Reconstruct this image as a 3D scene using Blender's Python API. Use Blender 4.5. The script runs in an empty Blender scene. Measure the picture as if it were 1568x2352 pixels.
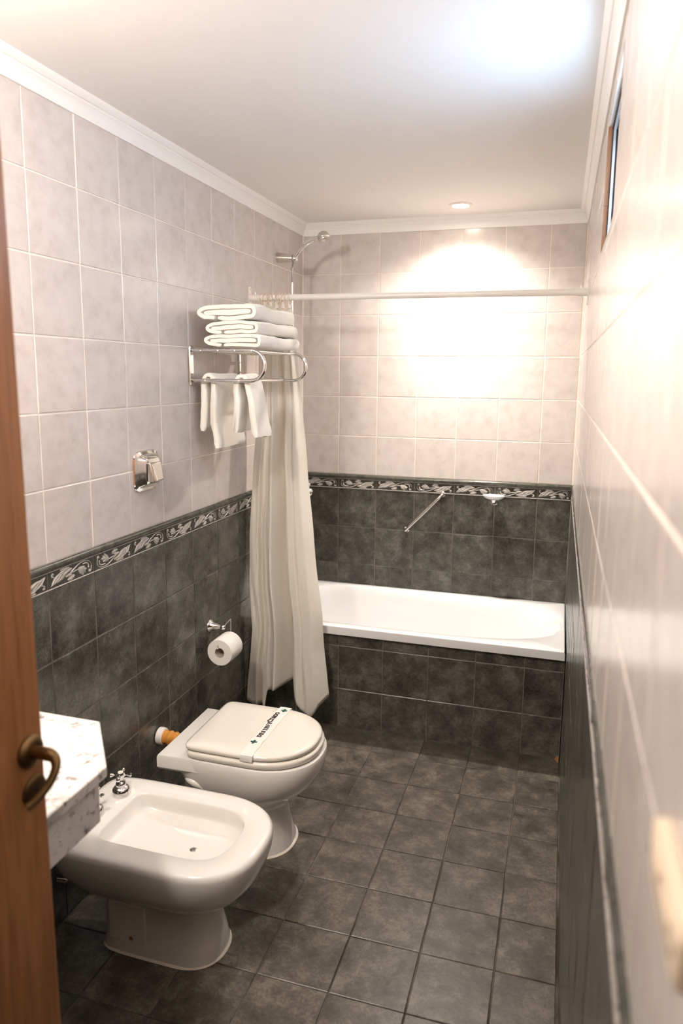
import bpy, bmesh, math, random
from mathutils import Vector, Matrix, noise
random.seed(7)
S = bpy.context.scene
COL = S.collection
PI = math.pi

# ------------------------------------------------------------------ camera
cam = bpy.data.cameras.new('camera')
camo = bpy.data.objects.new('camera', cam)
COL.objects.link(camo)
Rt, Fw, Up = ((0.9567376, 0.2907957, 0.0095349), (-0.2855313, 0.9447050, -0.1612588), (-0.0559010, 0.1515598, 0.9868661))
CAM = Vector((1.29418, -3.56867, 1.56269))
camo.matrix_world = Matrix(((Rt[0], Up[0], -Fw[0], CAM.x), (Rt[1], Up[1], -Fw[1], CAM.y), (Rt[2], Up[2], -Fw[2], CAM.z), (0, 0, 0, 1)))
cam.sensor_fit = 'VERTICAL'
cam.sensor_height = 36.0
cam.sensor_width = 24.0
cam.lens = 1663.21 / 2352 * 36.0
cam.shift_y = -43.48 / 2352
cam.clip_start = 0.02
cam.dof.use_dof = True
cam.dof.focus_distance = 2.5
cam.dof.aperture_fstop = 2.8
S.camera = camo

# ------------------------------------------------------------------ light
S.view_settings.view_transform = 'Standard'
S.view_settings.look = 'None'
S.view_settings.gamma = 1.0
S.view_settings.use_curve_mapping = False
S.view_settings.exposure = 0.88
W = bpy.data.worlds.new('daylight')
S.world = W
W.use_nodes = True
W.node_tree.nodes['Background'].inputs[0].default_value = (0.52, 0.74, 1.0, 1)
W.node_tree.nodes['Background'].inputs[1].default_value = 13.5
SPOT_W = (50.0, 34.0)         # recessed spot over the bath: spill, core
# the room's other ceiling lamp, outside the picture on the washstand side: the photograph shows it by
# the bidet's shadow, the lit near faces of the towels and the glow at the ceiling's edge
PL = bpy.data.lights.new('ceiling_lamp_offscreen', 'POINT')
PL.energy = 31.0; PL.color = (1.0, 0.93, 0.84); PL.shadow_soft_size = 0.06
plo = bpy.data.objects.new('ceiling_lamp_offscreen', PL)
COL.objects.link(plo)
plo.location = (0.30, -2.92, 2.20)


# ------------------------------------------------------------------ materials
def new_mat(name):
    m = bpy.data.materials.new(name)
    m.use_nodes = True
    nt = m.node_tree
    return m, nt, nt.nodes['Principled BSDF']


def mat(name, col, rough=0.5, metal=0.0, coat=0.0, spec=0.5, sheen=0.0):
    m, nt, b = new_mat(name)
    b.inputs['Base Color'].default_value = (*col, 1)
    b.inputs['Roughness'].default_value = rough
    b.inputs['Metallic'].default_value = metal
    b.inputs['Coat Weight'].default_value = coat
    b.inputs['Coat Roughness'].default_value = 0.05
    b.inputs['Specular IOR Level'].default_value = spec
    b.inputs['Sheen Weight'].default_value = sheen
    return m


def ramp(nt, stops):
    r = nt.nodes.new('ShaderNodeValToRGB')
    e = r.color_ramp.elements
    while len(e) < len(stops):
        e.new(0.5)
    for el, (p, c) in zip(e, stops):
        el.position = p
        el.color = (*c, 1)
    return r


def noise_node(nt, vec, scale, detail=4, rough=0.55, dist=0.0):
    n = nt.nodes.new('ShaderNodeTexNoise')
    n.inputs['Scale'].default_value = scale
    n.inputs['Detail'].default_value = detail
    n.inputs['Roughness'].default_value = rough
    n.inputs['Distortion'].default_value = dist
    nt.links.new(vec, n.inputs['Vector'])
    return n


def obj_coords(nt, per_object=True, scale=(1, 1, 1)):
    tc = nt.nodes.new('ShaderNodeTexCoord')
    out = tc.outputs['Object']
    mp = nt.nodes.new('ShaderNodeMapping')
    mp.inputs['Scale'].default_value = scale
    nt.links.new(out, mp.inputs['Vector'])
    if per_object:
        oi = nt.nodes.new('ShaderNodeObjectInfo')
        mul = nt.nodes.new('ShaderNodeMath'); mul.operation = 'MULTIPLY'
        mul.inputs[1].default_value = 37.0
        nt.links.new(oi.outputs['Random'], mul.inputs[0])
        cmb = nt.nodes.new('ShaderNodeCombineXYZ')
        for i in range(3):
            nt.links.new(mul.outputs[0], cmb.inputs[i])
        nt.links.new(cmb.outputs[0], mp.inputs['Location'])
    return mp.outputs[0]


def bump(nt, b, h, strength, dist=0.01):
    bp = nt.nodes.new('ShaderNodeBump')
    bp.inputs['Strength'].default_value = strength
    bp.inputs['Distance'].default_value = dist
    nt.links.new(h, bp.inputs['Height'])
    nt.links.new(bp.outputs[0], b.inputs['Normal'])


def tile_mat(name, stops, rough, sc1, bump_s, detail=8, rnd=0.06, nrough=0.62, spec=0.5, fibre=0.0):
    m, nt, b = new_mat(name)
    v = obj_coords(nt)
    n1 = noise_node(nt, v, sc1, detail, nrough)
    fac = n1.outputs['Fac']
    if fibre:
        # cloudy centre plus fine short fibres
        n3 = noise_node(nt, v, sc1 * 4.5, 8, 0.7, 1.6)
        mix = nt.nodes.new('ShaderNodeMix'); mix.data_type = 'FLOAT'
        mix.inputs[0].default_value = fibre
        nt.links.new(fac, mix.inputs[2]); nt.links.new(n3.outputs['Fac'], mix.inputs[3])
        fac = mix.outputs[0]
    r = ramp(nt, stops)
    nt.links.new(fac, r.inputs[0])
    oi = nt.nodes.new('ShaderNodeObjectInfo')
    mr = nt.nodes.new('ShaderNodeMapRange')
    mr.inputs['To Min'].default_value = 1 - rnd
    mr.inputs['To Max'].default_value = 1 + rnd
    nt.links.new(oi.outputs['Random'], mr.inputs['Value'])
    mx = nt.nodes.new('ShaderNodeVectorMath'); mx.operation = 'SCALE'
    nt.links.new(r.outputs[0], mx.inputs[0])
    nt.links.new(mr.outputs[0], mx.inputs['Scale'])
    nt.links.new(mx.outputs[0], b.inputs['Base Color'])
    b.inputs['Roughness'].default_value = rough
    b.inputs['Specular IOR Level'].default_value = spec
    n2 = noise_node(nt, v, sc1 * 2.2, 3)
    bump(nt, b, n2.outputs['Fac'], bump_s, 0.004)
    return m


M = {}
M['tile'] = tile_mat('light_wall_tile', [(0.28, (0.545, 0.485, 0.455)), (0.50, (0.625, 0.565, 0.535)), (0.72, (0.665, 0.605, 0.575))], 0.22, 19, 0.10, rnd=0.035)
M['dark'] = tile_mat('dark_wall_tile', [(0.36, (0.030, 0.027, 0.022)), (0.50, (0.078, 0.075, 0.063)), (0.64, (0.165, 0.160, 0.137))], 0.27, 13, 0.13, rnd=0.14, nrough=0.62, fibre=0.42)
M['floor'] = tile_mat('dark_floor_tile', [(0.37, (0.036, 0.029, 0.021)), (0.50, (0.085, 0.073, 0.057)), (0.63, (0.190, 0.168, 0.134))], 0.36, 13, 0.2, rnd=0.10, nrough=0.62, fibre=0.42)
M['border'] = mat('border_ground', (0.045, 0.043, 0.036), 0.3)
M['relief'] = tile_mat('border_relief', [(0.35, (0.30, 0.28, 0.26)), (0.65, (0.50, 0.47, 0.435))], 0.35, 120, 0.1)
M['pencil'] = tile_mat('pencil_tile', [(0.35, (0.040, 0.042, 0.034)), (0.65, (0.10, 0.10, 0.082))], 0.2, 30, 0.05)
M['grout'] = mat('cream_grout', (0.84, 0.765, 0.69), 0.8)
M['grout_dark'] = tile_mat('grey_grout', [(0.35, (0.085, 0.078, 0.062)), (0.62, (0.21, 0.19, 0.155))], 0.85, 9, 0.0)
M['grout_floor'] = tile_mat('brown_floor_grout', [(0.40, (0.040, 0.031, 0.022)), (0.62, (0.17, 0.145, 0.115))], 0.9, 4, 0.0)
M['plaster'] = mat('ceiling_paint', (0.88, 0.855, 0.83), 0.75)
M['cornice'] = mat('cornice_paint', (0.88, 0.86, 0.835), 0.55)
M['chrome'] = mat('chrome', (0.78, 0.77, 0.76), 0.07, 1.0)
M['steel'] = mat('satin_steel', (0.62, 0.60, 0.57), 0.25, 1.0)
M['brass'] = mat('aged_brass', (0.20, 0.125, 0.055), 0.38, 1.0)
M['ceramic'] = mat('glazed_ceramic', (0.86, 0.825, 0.78), 0.10, 0, 0.5)
M['enamel'] = mat('tub_enamel', (0.84, 0.835, 0.835), 0.10, 0, 0.5)
M['seat'] = mat('seat_plastic', (0.87, 0.82, 0.745), 0.16, 0, 0.3)
M['paper'] = mat('paper', (0.86, 0.83, 0.79), 0.8)
M['core'] = mat('cardboard', (0.50, 0.42, 0.35), 0.9)
M['ink'] = mat('black_ink', (0.03, 0.018, 0.02), 0.7)
M['green'] = mat('green_ink', (0.010, 0.085, 0.065), 0.7)
M['white_metal'] = mat('white_enamelled_metal', (0.84, 0.80, 0.745), 0.3)
M['ring'] = mat('cream_plastic', (0.72, 0.60, 0.46), 0.4)
M['plastic'] = mat('beige_plastic', (0.70, 0.57, 0.43), 0.35)
M['rust'] = mat('rust_stain', (0.33, 0.16, 0.05), 0.9)
M['alu'] = mat('aluminium', (0.72, 0.72, 0.72), 0.35, 0.9)
M['black'] = mat('black_rubber', (0.02, 0.02, 0.025), 0.5)
M['navy'] = mat('navy_rail', (0.03, 0.05, 0.14), 0.4)
M['brown'] = mat('brown_reveal', (0.24, 0.11, 0.05), 0.6)
M['hall'] = mat('hall_paint', (0.55, 0.50, 0.44), 0.8)


def cloth_mat(name, col, trans=0.0, rough=0.95, wscale=900, bs=0.25, sheen=0.3, wrinkle=0.0):
    m, nt, b = new_mat(name)
    b.inputs['Base Color'].default_value = (*col, 1)
    b.inputs['Roughness'].default_value = rough
    b.inputs['Sheen Weight'].default_value = sheen
    v = obj_coords(nt, False)
    n = noise_node(nt, v, wscale, 2)
    h = n.outputs['Fac']
    if wrinkle:
        n2 = noise_node(nt, v, 14, 3, 0.55, 0.6)
        ma = nt.nodes.new('ShaderNodeMath'); ma.operation = 'MULTIPLY_ADD'
        ma.inputs[1].default_value = wrinkle
        nt.links.new(n2.outputs['Fac'], ma.inputs[0])
        nt.links.new(h, ma.inputs[2])
        h = ma.outputs[0]
    bump(nt, b, h, bs, 0.002)
    if trans:
        out = nt.nodes['Material Output']
        t = nt.nodes.new('ShaderNodeBsdfTranslucent')
        t.inputs[0].default_value = (*col, 1)
        mx = nt.nodes.new('ShaderNodeMixShader')
        mx.inputs[0].default_value = trans
        nt.links.new(b.outputs[0], mx.inputs[1])
        nt.links.new(t.outputs[0], mx.inputs[2])
        nt.links.new(mx.outputs[0], out.inputs[0])
    return m


M['towel'] = cloth_mat('terry_towel', (0.88, 0.84, 0.77), 0.0, 1.0, 420, 0.55, 0.4)
M['curtain'] = cloth_mat('curtain_vinyl', (0.93, 0.885, 0.81), 0.30, 0.42, 60, 0.15, 0.0, 6.0)
M['wrap'] = cloth_mat('orange_wrap', (0.62, 0.27, 0.045), 0.0, 0.6, 60, 0.8, 0.0)


def marble_mat():
    m, nt, b = new_mat('white_marble')
    v = obj_coords(nt, False, (1, 1, 1))
    n = noise_node(nt, v, 5, 6, 0.6, 1.5)
    r = ramp(nt, [(0.30, (0.44, 0.42, 0.41)), (0.43, (0.73, 0.695, 0.665)), (0.60, (0.82, 0.79, 0.76))])
    nt.links.new(n.outputs['Fac'], r.inputs[0])
    n2 = noise_node(nt, v, 48, 5, 0.6, 0.4)
    r2 = ramp(nt, [(0.33, (0.16, 0.15, 0.15)), (0.45, (1, 1, 1))])
    nt.links.new(n2.outputs['Fac'], r2.inputs[0])
    mx = nt.nodes.new('ShaderNodeMix'); mx.data_type = 'RGBA'; mx.blend_type = 'MULTIPLY'
    mx.inputs[0].default_value = 0.75
    nt.links.new(r.outputs[0], mx.inputs[6]); nt.links.new(r2.outputs[0], mx.inputs[7])
    nt.links.new(mx.outputs[2], b.inputs['Base Color'])
    b.inputs['Roughness'].default_value = 0.18
    return m


M['marble'] = marble_mat()


def wood_mat():
    m, nt, b = new_mat('varnished_wood')
    v = obj_coords(nt, False, (14, 14, 0.9))
    n = noise_node(nt, v, 5, 6, 0.6, 0.4)
    r = ramp(nt, [(0.28, (0.20, 0.078, 0.027)), (0.52, (0.34, 0.145, 0.055)), (0.74, (0.42, 0.195, 0.082))])
    nt.links.new(n.outputs['Fac'], r.inputs[0])
    nt.links.new(r.outputs[0], b.inputs['Base Color'])
    b.inputs['Roughness'].default_value = 0.42
    return m


M['wood'] = wood_mat()


def emit_mat(name, col, s):
    m = bpy.data.materials.new(name)
    m.use_nodes = True
    nt = m.node_tree
    nt.nodes.remove(nt.nodes['Principled BSDF'])
    e = nt.nodes.new('ShaderNodeEmission')
    e.inputs[0].default_value = (*col, 1)
    e.inputs[1].default_value = s
    nt.links.new(e.outputs[0], nt.nodes['Material Output'].inputs[0])
    return m


def glass_mat():
    m, nt, b = new_mat('window_glass')
    b.inputs['Base Color'].default_value = (0.95, 0.98, 1, 1)
    b.inputs['Roughness'].default_value = 0.0
    b.inputs['Transmission Weight'].default_value = 1.0
    b.inputs['IOR'].default_value = 1.45
    return m


M['glass'] = glass_mat()


# ------------------------------------------------------------------ mesh helpers
class MB:
    def __init__(s):
        s.v = []; s.f = []

    def add(s, vs, fs):
        o = len(s.v)
        s.v += [tuple(p) for p in vs]
        s.f += [tuple(i + o for i in f) for f in fs]
        return s

    def box(s, x0, x1, y0, y1, z0, z1):
        return s.add([(x0, y0, z0), (x1, y0, z0), (x1, y1, z0), (x0, y1, z0), (x0, y0, z1), (x1, y0, z1), (x1, y1, z1), (x0, y1, z1)],
                     [(3, 2, 1, 0), (4, 5, 6, 7), (0, 1, 5, 4), (1, 2, 6, 5), (2, 3, 7, 6), (3, 0, 4, 7)])

    def loft(s, rings, cap0=True, cap1=True, close=True):
        n = len(rings[0])
        vs = [p for r in rings for p in r]
        fs = []
        for k in range(len(rings) - 1):
            for i in range(n if close else n - 1):
                j = (i + 1) % n
                fs.append((k * n + i, k * n + j, (k + 1) * n + j, (k + 1) * n + i))
        if cap0: fs.append(tuple(range(n - 1, -1, -1)))
        if cap1: fs.append(tuple((len(rings) - 1) * n + i for i in range(n)))
        return s.add(vs, fs)

    def tube(s, path, r, n=12, caps=True, closed=False):
        P = [Vector(p) for p in path]
        rr = r if isinstance(r, (list, tuple)) else [r] * len(P)
        rings = []
        prev = None
        for i, p in enumerate(P):
            if closed:
                t = (P[(i + 1) % len(P)] - P[i - 1]).normalized()
            else:
                t = (P[min(i + 1, len(P) - 1)] - P[max(i - 1, 0)]).normalized()
            if prev is None:
                a = Vector((0, 0, 1)) if abs(t.z) < 0.9 else Vector((1, 0, 0))
                u = t.cross(a).normalized()
            else:
                u = (prev - t * prev.dot(t)).normalized()
            prev = u
            w = t.cross(u)
            rings.append([p + (u * math.cos(2 * PI * k / n) + w * math.sin(2 * PI * k / n)) * rr[i] for k in range(n)])
        if closed:
            rings.append(rings[0])
            return s.loft(rings, False, False)
        return s.loft(rings, caps, caps)

    def lathe(s, prof, origin=(0, 0, 0), axis=(0, 0, 1), n=24, caps=True):
        ax = Vector(axis).normalized()
        a = Vector((0, 0, 1)) if abs(ax.z) < 0.9 else Vector((1, 0, 0))
        u = ax.cross(a).normalized(); w = ax.cross(u)
        o = Vector(origin)
        rings = [[o + ax * h + (u * math.cos(2 * PI * k / n) + w * math.sin(2 * PI * k / n)) * max(r, 1e-5) for k in range(n)] for r, h in prof]
        return s.loft(rings, caps, caps)

    def prism(s, poly, z0, z1):
        n = len(poly)
        return s.loft([[(x, y, z0) for x, y in poly], [(x, y, z1) for x, y in poly]])

    def xform(s, m):
        s.v = [tuple(m @ Vector(p)) for p in s.v]
        return s

    def mesh(s, name, mtl, smooth=40):
        me = bpy.data.meshes.new(name)
        me.from_pydata(s.v, [], s.f)
        bm = bmesh.new(); bm.from_mesh(me)
        bmesh.ops.recalc_face_normals(bm, faces=bm.faces)
        bm.to_mesh(me); bm.free()
        if smooth:
            me.polygons.foreach_set('use_smooth', [True] * len(me.polygons))
            me.set_sharp_from_angle(angle=math.radians(smooth))
        me.materials.append(mtl)
        return me


def link(name, data, parent=None, loc=None, rot=None):
    o = bpy.data.objects.new(name, data)
    COL.objects.link(o)
    if parent: o.parent = parent
    if loc is not None: o.location = loc
    if rot is not None: o.rotation_euler = rot
    return o


def obj(name, mb, mtl, parent=None, smooth=40, bevel=0, sub=0):
    o = link(name, mb.mesh(name, mtl, smooth), parent)
    if bevel:
        b = o.modifiers.new('bevel', 'BEVEL'); b.width = bevel; b.segments = 3; b.limit_method = 'ANGLE'
        b.angle_limit = math.radians(35)
    if sub:
        d = o.modifiers.new('subdivision', 'SUBSURF'); d.levels = sub; d.render_levels = sub
    return o


def tag(o, label, cat, group=None):
    o['label'] = label; o['category'] = cat
    if group: o['group'] = group
    return o


def struct(o, label=None, cat=None):
    o['kind'] = 'structure'
    if label: o['label'] = label
    if cat: o['category'] = cat
    return o


def thing(name, label, cat, loc=(0, 0, 0), group=None, rot=None):
    return tag(link(name, None, None, loc, rot), label, cat, group)


def bez(p0, p1, p2, p3, n=10):
    r = []
    for i in range(n + 1):
        t = i / n; u = 1 - t
        r.append(tuple(u ** 3 * a + 3 * u * u * t * b + 3 * u * t * t * c + t ** 3 * d for a, b, c, d in zip(p0, p1, p2, p3)))
    return r


def catmull(pts, n=8):
    P = [Vector(p) for p in pts]
    P = [P[0] * 2 - P[1]] + P + [P[-1] * 2 - P[-2]]
    out = []
    for i in range(1, len(P) - 2):
        for k in range(n):
            t = k / n
            a, b, c, d = P[i - 1:i + 3]
            out.append(0.5 * ((2 * b) + (c - a) * t + (2 * a - 5 * b + 4 * c - d) * t * t + (3 * b - a - 3 * c + d) * t ** 3))
    out.append(P[-2])
    return out


def interp(tab, x):
    if x <= tab[0][0]: return tab[0][1]
    for (a, p), (b, q) in zip(tab, tab[1:]):
        if x <= b:
            return p + (q - p) * (x - a) / (b - a)
    return tab[-1][1]


# ------------------------------------------------------------------ room dimensions
WX = 1.361           # right wall at the back corner
RW0, RWA = 1.3605, 0.0042
HC = 2.30            # ceiling
ZC = 2.244           # underside of the cornice
ZT, ZB1, ZB0 = 1.055, 1.033, 0.980
YF = -3.46           # front wall
TUBY = -0.644
GAP = 0.0016
TILE_T = 0.004
BED = 0.0014          # joints are this deep

_tiles = {}


def tile_mesh(kind, w, h, t=0.004, ch=0.0018):
    """a tile lying in local xy with its face towards +z, origin at centre of its back"""
    key = (kind, round(w, 4), round(h, 4))
    if key in _tiles: return _tiles[key]
    a, b = w / 2, h / 2
    c = min(ch, a * 0.4, b * 0.4)
    rings = [[(-a, -b, 0), (a, -b, 0), (a, b, 0), (-a, b, 0)],
             [(-a, -b, t - c * 0.7), (a, -b, t - c * 0.7), (a, b, t - c * 0.7), (-a, b, t - c * 0.7)],
             [(-a + c, -b + c, t), (a - c, -b + c, t), (a - c, b - c, t), (-a + c, b - c, t)]]
    mb = MB().loft(rings, False, True)
    me = mb.mesh(kind, M[{'wall_tile': 'tile', 'dark_tile': 'dark', 'floor_tile': 'floor', 'border_tile': 'border'}[kind]], 0)
    _tiles[key] = me
    return me


class Face:
    """a tiled plane: origin + u*U + v*V, outward normal N"""
    def __init__(s, parent, O, U, V):
        s.p = parent; s.U = Vector(U); s.V = Vector(V); s.N = s.U.cross(s.V)
        s.O = Vector(O) - s.N * TILE_T      # tile faces are flush with the given plane
        s.rot = Matrix((s.U, s.V, s.N)).transposed().to_euler()

    def place(s, name, me, u, v, off=0.0, tilt=0.0025):
        o = link(name, me, s.p)
        o.location = s.O + s.U * u + s.V * v + s.N * off
        e = Matrix((s.U, s.V, s.N)).transposed()
        if tilt:
            e = e @ Matrix.Rotation(random.gauss(0, tilt * 0.5), 3, 'X') @ Matrix.Rotation(random.gauss(0, tilt * 0.5), 3, 'Y')
        o.rotation_euler = e.to_euler()
        return o

    def tiles(s, name, us, vs, hole=None, tilt=0.0025, off=0.0):
        for u0, u1 in zip(us, us[1:]):
            for v0, v1 in zip(vs, vs[1:]):
                rects = [(u0, u1, v0, v1)]
                if hole:
                    a0, a1, b0, b1 = hole
                    if u0 < a1 and u1 > a0 and v0 < b1 and v1 > b0:
                        rects = []
                        if v0 < b0: rects.append((u0, u1, v0, b0))
                        if v1 > b1: rects.append((u0, u1, b1, v1))
                        m0, m1 = max(v0, b0), min(v1, b1)
                        if u0 < a0: rects.append((u0, a0, m0, m1))
                        if u1 > a1: rects.append((a1, u1, m0, m1))
                for r0, r1, t0, t1 in rects:
                    w, h = r1 - r0 - 2 * GAP, t1 - t0 - 2 * GAP
                    if w < 0.006 or h < 0.006: continue
                    s.place(name, tile_mesh(name, w, h), (r0 + r1) / 2, (t0 + t1) / 2, off + random.uniform(-0.0003, 0.0003), tilt)


# border tile relief, drawn in a 0.2 x 0.053 field centred on 0
def ribbon(mb, pts, w0, w1, h=0.0022):
    P = [Vector((x, y, 0)) for x, y in pts]
    n = len(P)
    L, Rr, C = [], [], []
    for i, p in enumerate(P):
        t = (P[min(i + 1, n - 1)] - P[max(i - 1, 0)]).normalized()
        nn = Vector((-t.y, t.x, 0))
        k = i / (n - 1)
        w = (w0 + (w1 - w0) * k) * (1.0 if 0 < i < n - 1 else 0.5)
        L.append(p + nn * w); Rr.append(p - nn * w); C.append(p + Vector((0, 0, h)))
    vs = L + C + Rr
    fs = []
    for i in range(n - 1):
        fs.append((i, i + 1, n + i + 1, n + i)); fs.append((n + i, n + i + 1, 2 * n + i + 1, 2 * n + i))
    mb.add(vs, fs)


def leaf(mb, a, b, w, bend=0.0, h=0.0024):
    a = Vector((*a, 0)); b = Vector((*b, 0))
    d = b - a; nn = Vector((-d.y, d.x, 0)).normalized()
    n = 7
    L, C, Rr = [], [], []
    for i in range(n):
        k = i / (n - 1)
        p = a + d * k + nn * (bend * math.sin(PI * k))
        ww = 1.3 * w * math.sin(PI * min(1, 0.12 + k * 0.88)) ** 0.8
        L.append(p + nn * ww); Rr.append(p - nn * ww); C.append(p + Vector((0, 0, h * (0.3 + 0.7 * math.sin(PI * k)))))
    fs = []
    for i in range(n - 1):
        fs.append((i, i + 1, n + i + 1, n + i)); fs.append((n + i, n + i + 1, 2 * n + i + 1, 2 * n + i))
    mb.add(L + C + Rr, fs)


def relief_mesh():
    mb = MB()
    # scroll: curls at upper left, sweeps down the left end and along the bottom to the right
    sp = [(-0.078 + 0.0055 * math.cos(a) * (1 - i / 14), 0.012 + 0.0055 * math.sin(a) * (1 - i / 14)) for i, a in enumerate([PI * 1.0 - k * 0.42 for k in range(12)])]
    ribbon(mb, sp, 0.0035, 0.002)
    ribbon(mb, [p[:2] for p in catmull([(-0.0835, 0.012, 0), (-0.086, -0.002, 0), (-0.078, -0.014, 0), (-0.060, -0.0195, 0), (-0.035, -0.018, 0), (-0.008, -0.008, 0), (0.012, 0.002, 0)], 5)], 0.0003, 0.0024)
    ribbon(mb, [p[:2] for p in catmull([(-0.074, 0.004, 0), (-0.073, -0.007, 0), (-0.062, -0.0125, 0), (-0.046, -0.012, 0)], 5)], 0.0030, 0.0016)
    # tulip
    for a, b, w, bd in [((-0.028, -0.004), (-0.060, 0.015), 0.0066, 0.004), ((-0.028, -0.004), (-0.066, 0.005), 0.0066, -0.003), ((-0.029, -0.004), (-0.050, 0.020), 0.0058, 0.002), ((-0.030, -0.003), (-0.057, -0.005), 0.0038, -0.002), ((-0.026, -0.004), (-0.036, 0.014), 0.0030, 0.002)]:
        leaf(mb, a, b, w, bd)
    ribbon(mb, [(-0.030, -0.003), (-0.018, -0.002), (-0.004, 0.000), (0.010, -0.002)], 0.0018, 0.0018)
    # acanthus leaves towards the right end
    for a, b, w, bd in [((0.000, -0.012), (0.045, 0.002), 0.0046, -0.003), ((0.010, -0.017), (0.060, -0.006), 0.0046, -0.003), ((0.018, -0.010), (0.072, 0.012), 0.0050, 0.003), ((0.034, -0.014), (0.086, 0.016), 0.0052, 0.002), ((0.020, -0.018), (0.052, -0.019), 0.0030, 0.0), ((0.050, -0.010), (0.090, 0.018), 0.0035, -0.004), ((-0.010, 0.010), (0.022, 0.016), 0.0050, 0.002), ((0.000, 0.006), (0.030, 0.006), 0.0040, -0.002), ((0.004, 0.012), (0.012, 0.020), 0.0030, 0.001)]:
        leaf(mb, a, b, w, bd)
    sp = [(0.080 + 0.006 * math.cos(a) * (1 - i / 14), -0.013 + 0.006 * math.sin(a) * (1 - i / 14)) for i, a in enumerate([PI * 0.5 - k * 0.45 for k in range(12)])]
    ribbon(mb, sp, 0.0034, 0.002)
    ribbon(mb, [(0.086, 0.014), (0.078, 0.004), (0.074, -0.004), (0.080, -0.007)], 0.0030, 0.0026)
    return mb


_rel = relief_mesh().mesh('floral_relief', M['relief'], 0)


def bead_mesh(w):
    key = ('bead', round(w, 4))
    if key not in _tiles:
        mb = MB()
        for y, hh in ((-0.0243, 0.0018), (0.0243, 0.0013)):
            mb.loft([[(x, y - hh, 0), (x, y - hh * 0.4, 0.0022), (x, y + hh * 0.4, 0.0022), (x, y + hh, 0)] for x in (-w / 2, w / 2)])
        _tiles[key] = mb.mesh('bead', M['relief'], 0)
    return _tiles[key]


def pencil_mesh(w):
    key = ('pencil', round(w, 4))
    if key not in _tiles:
        prof = [(-0.0105, 0), (-0.0105, 0.005), (-0.007, 0.0085), (-0.001, 0.0102), (0.005, 0.0092), (0.009, 0.0065), (0.0105, 0)]
        mb = MB().loft([[(x, y, z) for y, z in prof] for x in (-w / 2, w / 2)])
        _tiles[key] = mb.mesh('pencil_tile', M['pencil'], 60)
    return _tiles[key]


def border(face, us, flip0=0):
    for i, (u0, u1) in enumerate(zip(us, us[1:])):
        w = u1 - u0 - 2 * GAP
        o = face.place('border_tile', tile_mesh('border_tile', w, ZB1 - ZB0 - GAP), (u0 + u1) / 2, (ZB0 + ZB1) / 2, 0.0, 0)
        link('bead_line', bead_mesh(w), o, (0, 0, 0.004))
        r = link('floral_relief', _rel, o, (0, 0, 0.004))
        k = min(1.0, w / 0.19)
        if (i + flip0) % 2: r.rotation_euler = (0, 0, PI)
        if k < 0.97: r.scale = (k, 1, 1)
    # pencil moulding, joints half a tile along
    e = [us[0]] + [u + 0.1 for u in us[:-1] if u + 0.1 < us[-1] - 0.02] + [us[-1]]
    for u0, u1 in zip(e, e[1:]):
        face.place('pencil_tile', pencil_mesh(u1 - u0 - GAP), (u0 + u1) / 2, (ZB1 + ZT) / 2, 0.0, 0.001)


LIGHT_V = [ZT, 1.255, 1.455, 1.655, 1.855, 2.055, 2.249]
DARK_V = [0.0, 0.18, 0.38, 0.58, 0.78, ZB0]


def wall_slab(name, boxes, mtl):
    mb = MB()
    for b in boxes: mb.box(*b)
    return obj(name, mb, mtl, None, 0)


# grout beds: light above the trim, dark below
def two_tone(name, O, U, V, us, hole=None, thick=0.12):
    """wall body (light grout) with a dark grout skim below the trim"""
    pass


# ------------------------------------------------------------------ floor, ceiling
fl = struct(obj('floor', MB().box(-0.1, 1.60, YF - 1.2, 0.1, -0.10, -0.0026), M['grout_floor'], None, 0), 'dark grey mottled square floor tiles with pale grout', 'floor')
ff = Face(fl, (0, 0, 0), (1, 0, 0), (0, 1, 0))
ys = [TUBY + 0.004, -0.82]
while ys[-1] > YF - 0.1: ys.append(ys[-1] - 0.2)
ys[-1] = YF - 0.12
ff.tiles('floor_tile', [0.002, 0.203, 0.403, 0.6035, 0.8035, 1.0035, 1.2035, 1.362], ys[::-1], None, 0.003)

ce = struct(obj('ceiling', MB().box(-0.1, 1.60, YF - 1.2, 0.1, HC, HC + 0.1), M['plaster'], None, 0), 'plain white painted ceiling', 'ceiling')

# ------------------------------------------------------------------ back wall
wb = struct(wall_slab('wall_back', [(-0.12, 1.52, BED, 0.12, ZT, HC)], M['grout']), 'pale tiled back wall above a dark dado with floral border', 'wall')
obj('dado_bed', MB().box(-0.12, 1.52, BED, 0.12, -0.1, ZT), M['grout_dark'], wb, 0)
fb = Face(wb, (0, 0, 0), (1, 0, 0), (0, 0, 1))
xs = [0.004, 0.2, 0.4, 0.6, 0.8, 1.0, 1.2, 1.356]
fb.tiles('wall_tile', xs, LIGHT_V)
fb.tiles('dark_tile', xs, [0.38, 0.58, 0.78, ZB0])
border(fb, xs, 1)

# ------------------------------------------------------------------ left wall
wl = struct(wall_slab('wall_left', [(-0.12, -BED, YF - 0.12, 0.12, ZT, HC)], M['grout']), 'pale tiled left wall above a dark dado with floral border', 'wall')
obj('dado_bed', MB().box(-0.12, -BED, YF - 0.12, 0.12, -0.1, ZT), M['grout_dark'], wl, 0)
flw = Face(wl, (0, 0, 0), (0, 1, 0), (0, 0, 1))     # normal +x
yl = [-0.004] + [-0.2 * k + 0.002 for k in range(1, 18)] + [YF]
yl = yl[::-1]
flw.tiles('wall_tile', yl, LIGHT_V)
flw.tiles('dark_tile', yl, DARK_V)
border(flw, yl, 1)

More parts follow.
